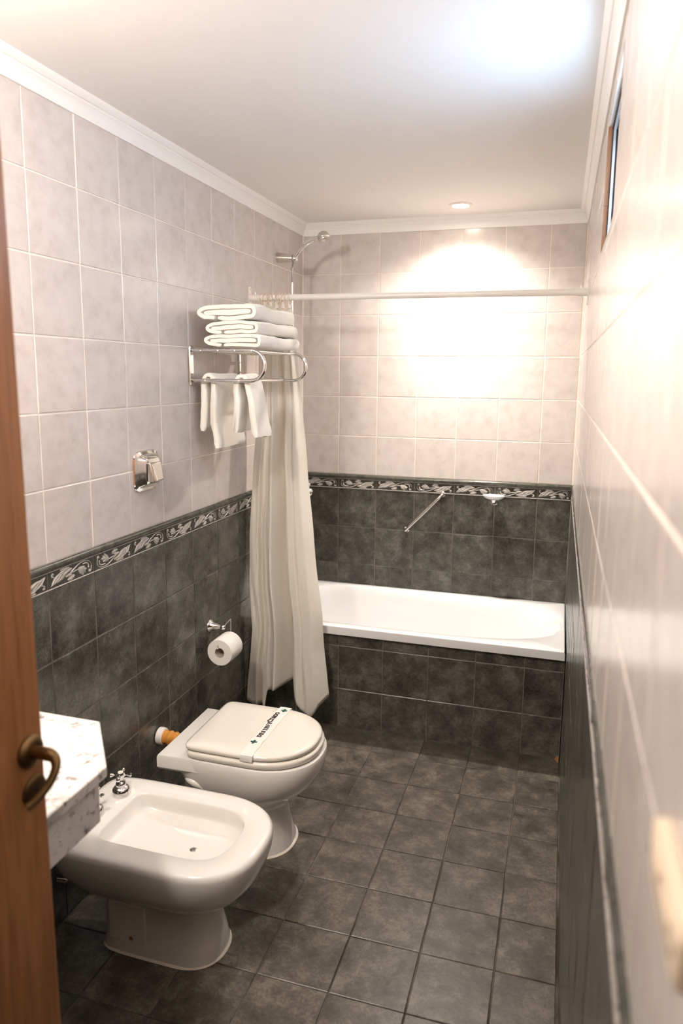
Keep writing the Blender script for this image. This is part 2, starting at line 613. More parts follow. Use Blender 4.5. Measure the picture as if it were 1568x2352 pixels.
# ------------------------------------------------------------------ right wall (slightly out of square) with a high window
wr = struct(link('wall_right', None, None, (RW0, 0, 0), (0, 0, RWA)), 'pale glossy tiled right wall above a dark dado', 'wall')
HY0, HY1, HZ0, HZ1 = -1.97, -1.475, 1.885, 2.195
mb = MB()
TH = 0.16
for b in [(BED, TH, -4.8, HY0, ZT, HC), (BED, TH, HY1, 0.12, ZT, HC), (BED, TH, HY0, HY1, ZT, HZ0), (BED, TH, HY0, HY1, HZ1, HC)]:
    mb.box(*b)
obj('wall_bed', mb, M['grout'], wr, 0)
obj('dado_bed', MB().box(BED, TH, -4.8, 0.12, -0.1, ZT), M['grout_dark'], wr, 0)
fr = Face(wr, (0, 0, 0), (0, -1, 0), (0, 0, 1))     # normal -x, u runs to the front
yr = [0.004] + [0.2 * k - 0.02 for k in range(1, 18)] + [-YF]
hole = (-HY1, -HY0, HZ0, HZ1)
fr.tiles('wall_tile', yr, LIGHT_V, hole, 0.004)
fr.tiles('dark_tile', yr, DARK_V, None, 0.004)
border(fr, yr)

# ------------------------------------------------------------------ front wall with the doorway, and the hall behind
DX = 0.545
wf = struct(wall_slab('wall_front', [(-0.12, DX, YF - 0.12, YF, -0.1, HC), (DX, 1.45, YF - 0.12, YF, 2.0, HC)], M['hall']), 'front wall around the doorway', 'wall')
struct(wall_slab('wall_hall', [(-0.12, 1.52, YF - 1.3, YF - 1.2, -0.1, HC), (-0.12, 0.0, YF - 1.2, YF - 0.12, -0.1, HC)], M['hall']), 'plain painted hall walls behind the doorway', 'wall')

# ------------------------------------------------------------------ cornice
CP = [(0.0, ZC), (0.005, ZC), (0.007, ZC + 0.005), (0.009, ZC + 0.016), (0.014, ZC + 0.027), (0.021, ZC + 0.034), (0.0215, ZC + 0.039), (0.026, ZC + 0.040), (0.031, ZC + 0.045), (0.035, ZC + 0.049), (0.038, HC), (0.0, HC)]


def cornice(name, a, b, nrm, label, m0=1, m1=1):
    a = Vector(a); b = Vector(b); t = (b - a).normalized(); nrm = Vector(nrm)
    rings = [[a + t * (d * m0) + nrm * d + Vector((0, 0, z)) for d, z in CP], [b - t * (d * m1) + nrm * d + Vector((0, 0, z)) for d, z in CP]]
    return struct(obj(name, MB().loft(rings), M['cornice'], None, 25), label, 'cornice')


xr = lambda y: RW0 - y * RWA
cornice('trim_1', (0, 0, 0), (WX, 0, 0), (0, -1, 0), 'white plaster cornice along the back wall')
cornice('trim_2', (0, 0, 0), (0, YF, 0), (1, 0, 0), 'white plaster cornice along the wall with the towel rack')
cornice('trim_3', (xr(0), 0, 0), (xr(YF), YF, 0), (-1, 0, 0), 'white plaster cornice over the high window')
cornice('trim_4', (0, YF, 0), (1.37, YF, 0), (0, 1, 0), 'white plaster cornice over the doorway')

# ------------------------------------------------------------------ high window in the right wall
win = struct(link('window_1', None, None, (RW0, 0, 0), (0, 0, RWA)), 'small high window with brown reveal and sliding aluminium frame', 'window')
for z0, z1 in ((HZ0, 2.0), (2.0015, HZ1)):
    obj('reveal_strip', MB().box(0.0, 0.010, HY1 - 0.004, HY1, z0, z1), M['brown'], win, 0)
    obj('reveal_strip', MB().box(0.0, 0.010, HY0, HY0 + 0.004, z0, z1), M['brown'], win, 0)


def frame(name, x0, x1, y0, y1, z0, z1, w, mtl):
    m = MB()
    m.box(x0, x1, y0, y1, z0, z0 + w); m.box(x0, x1, y0, y1, z1 - w, z1)
    m.box(x0, x1, y0, y0 + w, z0 + w, z1 - w); m.box(x0, x1, y1 - w, y1, z0 + w, z1 - w)
    return obj(name, m, mtl, win, 0)


frame('gasket', 0.010, 0.013, HY0, HY1, HZ0, HZ1, 0.006, M['black'])
frame('window_frame', 0.013, 0.019, HY0, HY1, HZ0, HZ1, 0.014, M['alu'])
frame('track', 0.019, 0.024, HY0, HY1, HZ0, HZ1, 0.010, M['black'])
frame('window_frame', 0.024, 0.060, HY0, HY1, HZ0, HZ1, 0.012, M['alu'])
ym = (HY0 + HY1) / 2
frame('sash', 0.032, 0.046, ym - 0.015, HY1 - 0.012, HZ0 + 0.012, HZ1 - 0.012, 0.022, M['navy'])
frame('sash', 0.046, 0.060, HY0 + 0.012, ym + 0.015, HZ0 + 0.012, HZ1 - 0.012, 0.022, M['navy'])
obj('pane', MB().box(0.037, 0.041, ym + 0.007, HY1 - 0.034, HZ0 + 0.034, HZ1 - 0.034), M['glass'], win, 0)

# ------------------------------------------------------------------ bath surround (tiled apron) and bathtub
wt = struct(wall_slab('wall_tub', [(0.0, 1.360, TUBY + BED, TUBY + 0.018, -0.05, 0.436)], M['grout_dark']), 'dark tiled apron wall in front of the bathtub', 'wall')
ft = Face(wt, (0, TUBY, 0), (1, 0, 0), (0, 0, 1))
ft.tiles('dark_tile', [0.002, 0.203, 0.403, 0.6035, 0.8035, 1.0035, 1.2035, 1.3585], [-0.004, 0.18, 0.38, 0.432])
sp = MB().loft([[(x, TUBY - 0.001 - 0.002 * a, 0.4335), (x, TUBY - 0.001 - 0.003 * a, 0.437), (x, TUBY + 0.004, 0.437), (x, TUBY + 0.004, 0.4335)] for x, a in [(0.62, .5), (0.8, 1), (0.95, .6), (1.1, 1.2), (1.25, .8), (1.31, 1.6), (1.3585, 2.2)]])
obj('rust_line', sp, M['rust'], wt, 40)
obj('stained_sealant', MB().loft([[(1.340, -0.640, 0.001), (1.3585, -0.640, 0.001), (1.3585, -0.640, 0.018), (1.352, -0.640, 0.014)], [(1.352, -0.668, 0.0005), (1.3585, -0.672, 0.0005), (1.3585, -0.660, 0.012), (1.354, -0.655, 0.009)]]), M['rust'], wt, 40)

tub = thing('bathtub', 'white enamel bathtub built in along the back wall', 'bathtub', (0.68, -0.33, 0.0))
TX0, TX1, TY0, TY1 = 0.0045, 1.358, -0.668, -0.0045
cx_, cy_ = 0.72, -0.328
angs = sorted(set([2 * PI * k / 96 for k in range(96)] + [math.atan2(y - cy_, x - cx_) % (2 * PI) for x in (TX0, TX1) for y in (TY0, TY1)]))


def rect_pt(a, inset=0.0):
    c, s = math.cos(a), math.sin(a)
    ts = []
    if c > 1e-9: ts.append((TX1 - inset - cx_) / c)
    if c < -1e-9: ts.append((TX0 + inset - cx_) / c)
    if s > 1e-9: ts.append((TY1 - inset - cy_) / s)
    if s < -1e-9: ts.append((TY0 + inset - cy_) / s)
    t = min(ts)
    return (cx_ + c * t, cy_ + s * t)


def sup_pt(a, l, r, b, nl, nr):
    c, s = math.cos(a), math.sin(a)
    A = r if c >= 0 else l
    n = nr if c >= 0 else nl
    t = (abs(c / A) ** n + abs(s / b) ** n) ** (-1 / n)
    return (cx_ + c * t, cy_ + s * t)


rings = []
for ins, z in ((0, 0.438), (0, 0.468), (0.002, 0.473), (0.006, 0.475)):
    rings.append([(*rect_pt(a, ins), z) for a in angs])
for l, r, b, nl, nr, z in [(0.640, 0.630, 0.292, 5, 2.7, 0.4745), (0.633, 0.622, 0.285, 5, 2.7, 0.4715), (0.628, 0.614, 0.280, 5, 2.7, 0.462), (0.620, 0.585, 0.270, 5, 2.6, 0.43), (0.605, 0.54, 0.255, 4.5, 2.5, 0.35), (0.59, 0.47, 0.240, 4, 2.5, 0.25), (0.572, 0.40, 0.222, 4, 2.5, 0.17), (0.545, 0.35, 0.200, 4, 2.6, 0.125), (0.49, 0.29, 0.165, 3.5, 2.6, 0.105), (0.30, 0.18, 0.10, 3, 2.5, 0.10)]:
    rings.append([(*sup_pt(a, l, r, b, nl, nr), z) for a in angs])
mb = MB().loft(rings, False, True)
mb.v = [(x - 0.68, y + 0.33, z) for x, y, z in mb.v]
obj('shell', mb, M['enamel'], tub, 35)
obj('drain', MB().lathe([(0.03, 0), (0.03, 0.003), (0.02, 0.004), (0.0, 0.003)], (0.30 - 0.68, 0.0, 0.1015)), M['chrome'], tub)


# ------------------------------------------------------------------ D-shaped loft used by the toilet and the bidet
def dring(x0, x1, hw, z, yc, n=56, nf=2.3, nb=7, back=0.5):
    xm = x1 - hw * 1.15
    if xm < x0 + 0.05: xm = x0 + (x1 - x0) * back
    r = []
    for k in range(n):
        t = 2 * PI * k / n
        c, s = math.cos(t), math.sin(t)
        if c >= 0:
            x = xm + (x1 - xm) * abs(c) ** (2 / nf); y = hw * math.copysign(abs(s) ** (2 / nf), s)
        else:
            x = xm - (xm - x0) * abs(c) ** (2 / nb); y = hw * math.copysign(abs(s) ** (2 / nb), s)
        r.append((x, yc + y, z))
    return r


# toilet ---------------------------------------------------------------
YT = -1.480
RZ = 0.345
to = thing('toilet', 'cream ceramic toilet with closed lid beside the tub', 'toilet', (0.35, YT, 0))
off = Vector((0.35, YT, 0))


def sub_off(mb, o):
    mb.v = [(x - o[0], y - o[1], z - o[2]) for x, y, z in mb.v]
    return mb


prof = [(0.20, 0.505, 0.122, 0.0), (0.20, 0.504, 0.121, 0.012), (0.20, 0.494, 0.114, 0.04), (0.20, 0.484, 0.108, 0.09), (0.20, 0.482, 0.106, 0.14), (0.20, 0.490, 0.110, 0.165), (0.195, 0.512, 0.122, 0.182), (0.18, 0.553, 0.144, 0.215), (0.165, 0.586, 0.162, 0.25), (0.15, 0.604, 0.171, 0.285), (0.145, 0.610, 0.175, 0.31), (0.145, 0.612, 0.176, 0.335), (0.147, 0.609, 0.174, 0.3425), (0.152, 0.603, 0.169, 0.3440)]
mb = MB().loft([dring(a, b, h, z, YT) for a, b, h, z in prof])
obj('bowl', sub_off(mb, off), M['ceramic'], to, 50)
rs = []
for x0, x1, h, z in ((0.105, 0.30, 0.172, 0.294), (0.100, 0.30, 0.177, 0.302), (0.100, 0.30, 0.177, 0.336), (0.103, 0.30, 0.174, 0.343), (0.109, 0.30, 0.168, RZ)):
    q = [(x0, YT - h), (x1, YT - h * 0.97), (x1, YT + h * 0.97), (x0, YT + h)]
    rs.append([(x, y, z) for x, y in q])
obj('back_shelf', sub_off(MB().loft(rs), off), M['ceramic'], to, 30)
mb = MB().loft([dring(0.115, 0.33, 0.062, z, YT, 32, 2.5, 5) for z in (0.0, 0.05)] + [dring(0.115, 0.33, 0.058, z, YT, 32, 2.5, 5) for z in (0.12, 0.22, 0.297)])
obj('trap', sub_off(mb, off), M['ceramic'], to, 50)
# side ridge over the hollow behind the bowl
for sgn in (-1, 1):
    p = bez((0.19, YT + sgn * 0.150, 0.262), (0.22, YT + sgn * 0.160, 0.262), (0.235, YT + sgn * 0.158, 0.258), (0.25, YT + sgn * 0.150, 0.235), 8)
    obj('side_ridge', sub_off(MB().tube(p, [0.006, 0.011, 0.013, 0.014, 0.014, 0.013, 0.011, 0.009, 0.006], 10), off), M['ceramic'], to)
seat = [(0.200, 0.596, 0.168, 0.3468), (0.196, 0.601, 0.172, 0.350), (0.195, 0.603, 0.174, 0.360), (0.196, 0.602, 0.173, 0.366), (0.200, 0.598, 0.169, 0.369)]
obj('seat', sub_off(MB().loft([dring(a, b, h, z, YT, 72, 2.25, 14) for a, b, h, z in seat]), off), M['seat'], to, 50)
lid = [(0.194, 0.590, 0.166, 0.373), (0.190, 0.594, 0.170, 0.376), (0.189, 0.595, 0.171, 0.383), (0.191, 0.593, 0.169, 0.388), (0.200, 0.584, 0.162, 0.3915), (0.24, 0.54, 0.125, 0.3935)]
obj('lid', sub_off(MB().loft([dring(a, b, h, z, YT, 72, 2.25, 14) for a, b, h, z in lid]), off), M['seat'], to, 50)
for sgn in (-1, 1):
    obj('hinge', sub_off(MB().tube([(0.197, YT + sgn * 0.065 - 0.02, 0.361), (0.197, YT + sgn * 0.065 + 0.02, 0.361)], 0.010, 14), off), M['seat'], to)
    for bx in (0.30, 0.50):
        obj('bumper', sub_off(MB().box(bx - .012, bx + .012, YT + sgn * 0.14 - .006, YT + sgn * 0.14 + .006, RZ - .001, 0.352), off), M['seat'], to)
obj('foot_sealant', sub_off(MB().loft([dring(0.197, 0.512, 0.128, 0.0005, YT), dring(0.199, 0.507, 0.124, 0.004, YT)]), off), M['grout'], to, 0)

# paper hygiene band round the lid
band = thing('hygiene_band', 'white paper band lettered DESINFECTADO across the toilet lid', 'paper band', (0.413, YT, 0.394))
pts = []
for k in range(41):
    y = -0.1735 + 0.347 * k / 40
    d = abs(y)
    z = 0.3942 - 0.394 - (0.0028 if d > 0.16 else 0.0022 * max(0, (d - 0.11) / 0.05) ** 2)
    z += 0.0009 * math.sin(y * 60) * (d < 0.12) + 0.0006
    pts.append((y, z))
pts = [(-0.1745, -0.0225)] + [(-0.1745, -0.008)] + pts + [(0.1745, -0.008)] + [(0.1745, -0.0225)]
rows = []
for i, (y, z) in enumerate(pts):
    wv = 0.0012 * math.sin(i * 0.9)
    rows.append([(-0.021 + wv, y, z), (0.0, y, z + 0.0004), (0.021 + wv, y, z), (0.021 + wv, y * 0.999, z - 0.0005), (0.0, y * 0.999, z - 0.0002), (-0.021 + wv, y * 0.999, z - 0.0005)])
obj('strip', MB().loft(rows), M['paper'], band, 60)


def text_obj(txt, size, mtl, parent, loc, rot, bold=0.0, name='lettering', space=1.0):
    cu = bpy.data.curves.new(name, 'FONT')
    cu.body = txt; cu.size = size; cu.align_x = 'CENTER'; cu.align_y = 'CENTER'; cu.extrude = 0.00015; cu.offset = bold
    cu.space_character = space
    tmp = bpy.data.objects.new(name, cu)
    COL.objects.link(tmp)
    dg = bpy.context.evaluated_depsgraph_get()
    me = bpy.data.meshes.new_from_object(tmp.evaluated_get(dg))
    bpy.data.objects.remove(tmp)
    me.materials.clear(); me.materials.append(mtl)
    return link(name, me, parent, loc, rot)


# reading direction +y, tops of the letters towards the wall (-x)
ltx = 'DESINFECTADO'
for i, ch in enumerate(ltx):
    y = -0.052 + 0.167 * i / 11
    kx = 0.0015 * math.sin(i * 0.7) + (0.004 if i < 7 else -0.001)
    o = text_obj(ch, 0.0195 if i != 7 else 0.024, M['ink'], band, (-0.010 + kx, y, 0.0022), (0, 0, PI / 2), 0.0010)
    # slab serifs
    s = MB()
    for yy in (-0.0064, 0.0064):
        if ch in 'OSC': continue
        if ch in 'TF' and yy > 0: continue
        s.box(-0.0062, 0.0058, yy - 0.0009, yy + 0.0009, -0.0001, 0.0003) if ch in 'INA' and not (ch == 'A' and yy > 0) else s.box(-0.0068, -0.001, yy - 0.0009, yy + 0.0009, -0.0001, 0.0003)
    if s.v: obj('serif', s, M['ink'], o, 0)
for x, y in ((-0.008, -0.093), (0.004, 0.143)):
    a, b = 0.0038, 0.0110
    pg = [(-a, -b), (a, -b), (a, -a), (b, -a), (b, a), (a, a), (a, b), (-a, b), (-a, a), (-b, a), (-b, -a), (-a, -a)]
    o = obj('green_cross', MB().prism(pg, 0.0, 0.0004), M['green'], band, 0)
    o.location = (x, y, 0.0021 if y < 0 else 0.0009)

# flush pipe behind the toilet ----------------------------------------
fp = thing('flush_pipe', 'flush pipe wrapped in orange tape between toilet and dark tiled wall', 'pipe', (0.004, YT, 0.306))
obj('collar', MB().lathe([(0.030, 0), (0.031, 0.010), (0.029, 0.020), (0.026, 0.022)], (0, 0, 0), (1, 0, 0)), M['plastic'], fp)
fp.children[0].data.materials[0] = M['ceramic']
pr = []
for k in range(13):
    x = 0.018 + 0.080 * k / 12
    pr.append((0.0235 + 0.0030 * math.sin(k * 2.1) - 0.003 * (k > 9), x))
obj('tape_wrap', MB().lathe(pr, (0, 0, 0), (1, 0, -0.06)), M['wrap'], fp, 50)

# bidet ----------------------------------------------------------------
YB = -1.970
bi = thing('bidet', 'cream ceramic bidet with open basin beside the marble washstand', 'bidet', (0.33, YB, 0))
off = Vector((0.33, YB, 0))
prof = [(0.155, 0.490, 0.095, 0.0), (0.155, 0.490, 0.095, 0.012), (0.16, 0.482, 0.090, 0.045), (0.16, 0.468, 0.086, 0.10), (0.16, 0.462, 0.085, 0.14), (0.155, 0.468, 0.090, 0.158), (0.145, 0.490, 0.106, 0.172), (0.12, 0.535, 0.135, 0.195), (0.085, 0.574, 0.160, 0.225), (0.06, 0.597, 0.175, 0.26), (0.042, 0.609, 0.183, 0.30), (0.037, 0.612, 0.185, 0.325), (0.038, 0.610, 0.184, 0.337), (0.044, 0.602, 0.178, 0.3435), (0.056, 0.590, 0.168, RZ)]
rings = [dring(a, b, h, z, YB, 72, 2.5, 8) for a, b, h, z in prof]
inner = [(0.162, 0.534, 0.1165, 0.3447), (0.1655, 0.5305, 0.1138, 0.3425), (0.167, 0.529, 0.1128, 0.338), (0.170, 0.530, 0.1135, 0.325), (0.178, 0.531, 0.115, 0.309), (0.190, 0.530, 0.115, 0.301), (0.212, 0.523, 0.110, 0.295), (0.26, 0.49, 0.088, 0.288), (0.33, 0.44, 0.045, 0.283)]
rings += [dring(a, b, h, z, YB, 72, 3.0, 10) for a, b, h, z in inner]
obj('bowl', sub_off(MB().loft(rings), off), M['ceramic'], bi, 50)
for sgn in (-1, 1):
    mb = MB().box(0.185, 0.30, YB + sgn * 0.088 - 0.004, YB + sgn * 0.088 + 0.004, 0.03, 0.15)
    o = obj('side_recess', sub_off(mb, off), M['ceramic'], bi, 30, 0.004)
    obj('fixing_hole', sub_off(MB().lathe([(0.006, -0.0005), (0.006, 0.0008), (0.004, 0.0008), (0.003, -0.0004)], (0.255, YB + sgn * 0.0925, 0.048), (0, sgn, 0), 14), off), M['rust'], bi)
obj('overflow_slot', sub_off(MB().lathe([(0.010, 0), (0.008, 0.001), (0.004, 0.001)], (0.40, YB - 0.0, 0.2834), (0, 0, 1), 18), off), M['chrome'], bi)
obj('foot_sealant', sub_off(MB().loft([dring(0.152, 0.497, 0.101, 0.0005, YB), dring(0.154, 0.492, 0.097, 0.004, YB)]), off), M['grout'], bi, 0)


def cross_tap(parent, loc, ang, s=1.0):
    t = link('tap', None, parent, loc, (0, 0, ang))
    k = lambda p: [(r * s, h * s) for r, h in p]
    obj('tap_bell', MB().lathe(k([(0.0255, 0), (0.0258, 0.013), (0.0245, 0.020), (0.0195, 0.026), (0.0145, 0.029), (0.0150, 0.034), (0.0135, 0.040), (0.0095, 0.043), (0.0075, 0.050), (0.0085, 0.053)])), M['chrome'], t, 60)
    h = MB().lathe(k([(0.0085, 0.053), (0.0115, 0.058), (0.0115, 0.066), (0.0095, 0.070)]))
    for a in range(4):
        c, sn = math.cos(a * PI / 2), math.sin(a * PI / 2)
        h.tube([(c * d * s, sn * d * s, (0.061 + 0.05 * (d - 0.01)) * s) for d in (0.008, 0.016, 0.023, 0.029, 0.0315)], [r * s for r in (0.0050, 0.0003, 0.0052, 0.0062, 0.0035)], 12)
    obj('cross_handle', h, M['chrome'], t, 50)
    obj('index_button', MB().lathe(k([(0.0075, 0.0695), (0.0072, 0.0718), (0.003, 0.0725)])), M['seat'], t)
    return t


cross_tap(bi, Vector((0.122, YB + 0.083, RZ - 0.001)) - off, 0.35)
cross_tap(bi, Vector((0.108, YB - 0.025, RZ - 0.001)) - off, 0.10)
for k, (yy, xx) in enumerate(((-0.06, 0.10), (0.06, 0.10))):
    p = catmull([(0.012, YB + yy - 0.02, 0.16), (0.04, YB + yy, 0.15), (0.075, YB + yy, 0.19), (0.095, YB + yy, 0.265)], 8)
    obj('supply_hose', sub_off(MB().tube(p, 0.0065, 10), off), M['steel'], bi)

# ------------------------------------------------------------------ marble washstand
va = thing('marble_washstand', 'white marble washstand counter with a clipped corner behind the door', 'washstand', (0.0, -2.85, 0.0))
poly = [(0.005, -2.284), (0.352, -2.284), (0.477, -2.440), (0.477, -2.665), (0.477, YF + 0.03), (0.005, YF + 0.03)]
mb = MB().prism([(x, y + 2.85) for x, y in poly], 0.776, 0.800)
obj('counter_slab', mb, M['marble'], va, 30, 0.004)
poly = [(0.005, -2.298), (0.345, -2.298), (0.461, -2.446), (0.461, YF + 0.03), (0.441, YF + 0.03), (0.441, -2.453), (0.338, -2.318), (0.005, -2.318)]
mb = MB().prism([(x, y + 2.85) for x, y in poly], 0.680, 0.776)
obj('apron', mb, M['marble'], va, 30, 0.002)

# ------------------------------------------------------------------ door, open against the washstand
dr = struct(link('door_1', None, None, (0.5445, -2.684, 0.0), (0, 0, 0)), 'open brown wooden door with aged brass handle', 'door')
lean = math.radians(-0.45)
DTH = 0.035
HW = (0.75)
dleaf = link('leaf', MB().box(-DTH, 0.0, -HW, 0.0, 0.006, 1.945).mesh('leaf', M['wood'], 0), dr)
dleaf.rotation_euler = (0, lean, 0)
bv = dleaf.modifiers.new('bevel', 'BEVEL'); bv.width = 0.002; bv.segments = 2


def dpt(y, z, x=0.0):
    return (x + z * math.sin(lean), y, z)


ld = Matrix.Rotation(lean, 4, 'Y')
HY, HZ = -0.030, 0.985
obj('rosette', MB().lathe([(0.025, 0), (0.026, 0.004), (0.022, 0.009), (0.015, 0.011)], dpt(HY, HZ), (1, 0, 0), 28), M['brass'], dr)
px0 = dpt(HY, HZ)[0]
lv = catmull([(px0 + 0.008, HY, HZ), (px0 + 0.030, HY, HZ + 0.001), (px0 + 0.046, HY - 0.001, HZ - 0.002), (px0 + 0.054, HY - 0.008, HZ - 0.014), (px0 + 0.052, HY - 0.022, HZ - 0.032), (px0 + 0.044, HY - 0.040, HZ - 0.048), (px0 + 0.036, HY - 0.052, HZ - 0.056)], 6)
n_ = len(lv)
obj('lever', MB().tube(lv, [0.0100 - 0.0035 * min(1, max(0, (i - 8) / 10)) for i in range(n_)], 14), M['brass'], dr)
kz = 0.918
obj('keyhole_escutcheon', MB().lathe([(0.025, 0), (0.025, 0.003), (0.021, 0.006), (0.006, 0.006)], dpt(HY + 0.004, kz), (1, 0, 0), 26), M['brass'], dr)
obj('key_slot', MB().box(dpt(HY, kz)[0] + 0.0055, dpt(HY, kz)[0] + 0.0068, HY + 0.001, HY + 0.007, kz - 0.010, kz + 0.008), M['black'], dr, 0)

# ------------------------------------------------------------------ flush plate on the left wall
fpl = thing('flush_plate', 'chrome flush plate with square push button on pale tiles', 'flush plate', (0.0003, -1.510, 1.2485))


def sq_ring(a, b, x, n=4.5, k=48):
    r = []
    for i in range(k):
        t = 2 * PI * i / k
        c, s = math.cos(t), math.sin(t)
        r.append((x, a * math.copysign(abs(c) ** (2 / n), c), b * math.copysign(abs(s) ** (2 / n), s)))
    return r


obj('escutcheon', MB().loft([sq_ring(0.071, 0.065, 0.0, 6), sq_ring(0.072, 0.066, 0.004, 6), sq_ring(0.070, 0.064, 0.008, 6), sq_ring(0.060, 0.054, 0.012, 6), sq_ring(0.045, 0.043, 0.030, 8), sq_ring(0.042, 0.040, 0.032, 8)], False), M['chrome'], fpl, 30)
bt = MB().loft([[(0.030, -0.032, -0.034), (0.030, 0.032, -0.034), (0.030, 0.032, 0.028), (0.030, -0.032, 0.028)], [(0.052, -0.030, -0.033), (0.052, 0.030, -0.033), (0.040, 0.032, 0.028), (0.040, -0.032, 0.028)], [(0.054, -0.026, -0.029), (0.054, 0.026, -0.029), (0.043, 0.029, 0.024), (0.043, -0.029, 0.024)]])
obj('push_button', bt, M['steel'], fpl, 20, 0.002)
obj('grip_fin', MB().loft([[(0.050, -0.026, -0.028), (0.050, -0.020, -0.028), (0.042, -0.024, 0.024), (0.042, -0.028, 0.024)], [(0.060, -0.024, -0.028), (0.060, -0.021, -0.028), (0.044, -0.0245, 0.024), (0.044, -0.027, 0.024)]]), M['chrome'], fpl, 20)

# ------------------------------------------------------------------ towel rack
RKY0, RKY1 = -1.191, -0.763
rk = thing('towel_rack', 'chrome tubular towel rack mounted on the pale tiled wall', 'towel rack', (0.004, RKY0, 1.59))
off = Vector((0.004, RKY0, 1.59))
ZU, ZL = 1.644, 1.538


def rail(y):
    pts = [(0.006, y, ZU), (0.12, y, ZU)]
    r = (ZU - ZL) / 2
    xc = 0.240
    pts.append((xc - 0.01, y, ZU))
    for k in range(17):
        a = PI / 2 - PI * k / 16
        pts.append((xc + r * math.cos(a) * 0.96, y, (ZU + ZL) / 2 + r * math.sin(a)))
    pts += [(0.12, y, ZL), (0.006, y, ZL)]
    return pts


for y in (RKY0, RKY1):
    obj('side_rail', sub_off(MB().tube(rail(y), 0.0068, 14), off), M['chrome'], rk, 60)
    pl = []
    for z, w in ((-0.072, 0.002), (-0.068, 0.010), (-0.058, 0.0125), (0.058, 0.0125), (0.068, 0.010), (0.072, 0.002)):
        pl.append([(0.0, y - w, 1.59 + z), (0.0, y + w, 1.59 + z), (0.005, y + w * 0.9, 1.59 + z * 0.995), (0.005, y - w * 0.9, 1.59 + z * 0.995)])
    mb = MB().loft(pl); mb.v = [(x + 0.004, b, c) for x, b, c in mb.v]
    obj('wall_plate', sub_off(mb, off), M['chrome'], rk, 30)
    for z in (-0.064, 0.064):
        obj('screw', sub_off(MB().lathe([(0.004, 0), (0.004, 0.002), (0.002, 0.003)], (0.009, y, 1.59 + z), (1, 0, 0), 12), off), M['steel'], rk)
for x, z in ((0.047, ZU - 0.001), (0.115, ZU - 0.001), (0.180, ZU - 0.001), (0.244, ZU - 0.001), (0.063, ZL), (0.195, ZL)):
    obj('cross_bar', sub_off(MB().tube([(x, RKY0, z), (x, RKY1, z)], 0.0052, 12), off), M['chrome'], rk)
    obj('rivet', sub_off(MB().lathe([(0.0030, 0), (0.0028, 0.0010), (0.001, 0.0015)], (x, RKY0 - 0.0065, z), (0, -1, 0), 10), off), M['white_metal'], rk)


# towels ---------------------------------------------------------------
def cloth_ribbon(paths, y0, y1, seed, ny=26, wob=0.004, endr=0.010, yvar=None):
    """thick folded cloth: 2-D ribbons (x,z,half thickness) swept along y with soft rounded ends"""
    mb = MB()
    for path in paths:
        C = catmull([(p[0], 0, p[1]) for p in path], 6)
        ths = catmull([(p[2], 0, 0) for p in path], 6)
        n = len(C)
        secs = []
        for j in range(ny + 1):
            k = j / ny
            y = y0 + (y1 - y0) * k
            de = min(y - y0, y1 - y)
            shr = math.sqrt(max(0.0, 1 - (1 - min(1, de / endr)) ** 2)) if de < endr else 1.0
            shr = 0.72 + 0.28 * shr
            L, Rr = [], []
            for i in range(n):
                p = C[i]
                t = (C[min(i + 1, n - 1)] - C[max(i - 1, 0)]).normalized()
                nn = Vector((-t.z, 0, t.x))
                h = ths[i].x * shr * (1.0 if 0 < i < n - 1 else 0.6)
                q = Vector((p.x * 9 + seed, y * 7, p.z * 9))
                w = noise.noise_vector(q) * wob + noise.noise_vector(q * 4.1) * (wob * 0.35)
                yy = y + (yvar(p.x, p.z, k) if yvar else 0)
                L.append((p.x + nn.x * h + w.x, yy + w.y * 0.8, p.z + nn.z * h + w.z))
                Rr.append((p.x - nn.x * h + w.x, yy + w.y * 0.8, p.z - nn.z * h + w.z))
            secs.append(L + Rr[::-1])
        mb.loft(secs)
    return mb


def folded(name, label, x0, x1, z0, z1, y0, y1, seed, group, droop=0.0):
    w, h = x1 - x0, z1 - z0
    t = h * 0.172
    N = lambda u, v, s=1.0: (x0 + u * w, z0 + v * h + droop * max(0, 0.35 - u) * -1.0, t * s)
    outer = [N(.36, .16), N(.65, .155), N(.91, .18), N(.965, .34), N(.965, .68), N(.91, .84), N(.55, .87), N(.22, .83), N(.07, .66), N(.045, .42), N(.14, .23), N(.31, .17, .95)]
    tongue = [N(.13, .47, 1.0), N(.35, .50, 1.22), N(.62, .53, 1.28), N(.915, .52, 1.2)]
    o = obj(name, cloth_ribbon([outer, tongue], y0, y1, seed, 30, 0.006), M['towel'], None, 70)
    return tag(o, label, 'towel', group)


folded('folded_towel', 'folded cream bath towel at the bottom of the stack on the rack', 0.060, 0.281, 1.6535, 1.698, -1.205, -0.80, 3.0, 'folded towels stacked on the rack')
folded('folded_towel', 'folded cream bath towel in the middle of the stack on the rack', 0.070, 0.272, 1.7005, 1.7455, -1.205, -0.815, 11.0, 'folded towels stacked on the rack')
folded('folded_towel', 'thick folded cream bath towel on top of the stack on the rack', 0.040, 0.264, 1.748, 1.801, -1.205, -0.83, 23.0, 'folded towels stacked on the rack')


def hung(name, label, bx, zt, left, right, y0, y1, seed, thick):
    z = ZL + 0.0052
    path = [(left[0], left[1], thick), (left[0] + (bx - left[0]) * .35, left[1] + (z - left[1]) * .45, thick), (bx - 0.020, z - 0.020, thick * .9), (bx - 0.012, z + 0.008, thick * 0.65), (bx, z + 0.014, thick * .62), (bx + 0.012, z + 0.008, thick * 0.65), (bx + 0.020, z - 0.020, thick * .9), (right[0] + (bx - right[0]) * .35, right[1] + (z - right[1]) * .45, thick), (right[0], right[1], thick)]
    o = obj(name, cloth_ribbon([path], y0, y1, seed, 30, 0.007, 0.012), M['towel'], None, 70)
    return tag(o, label, 'towel', 'hand towels hanging under the rack')


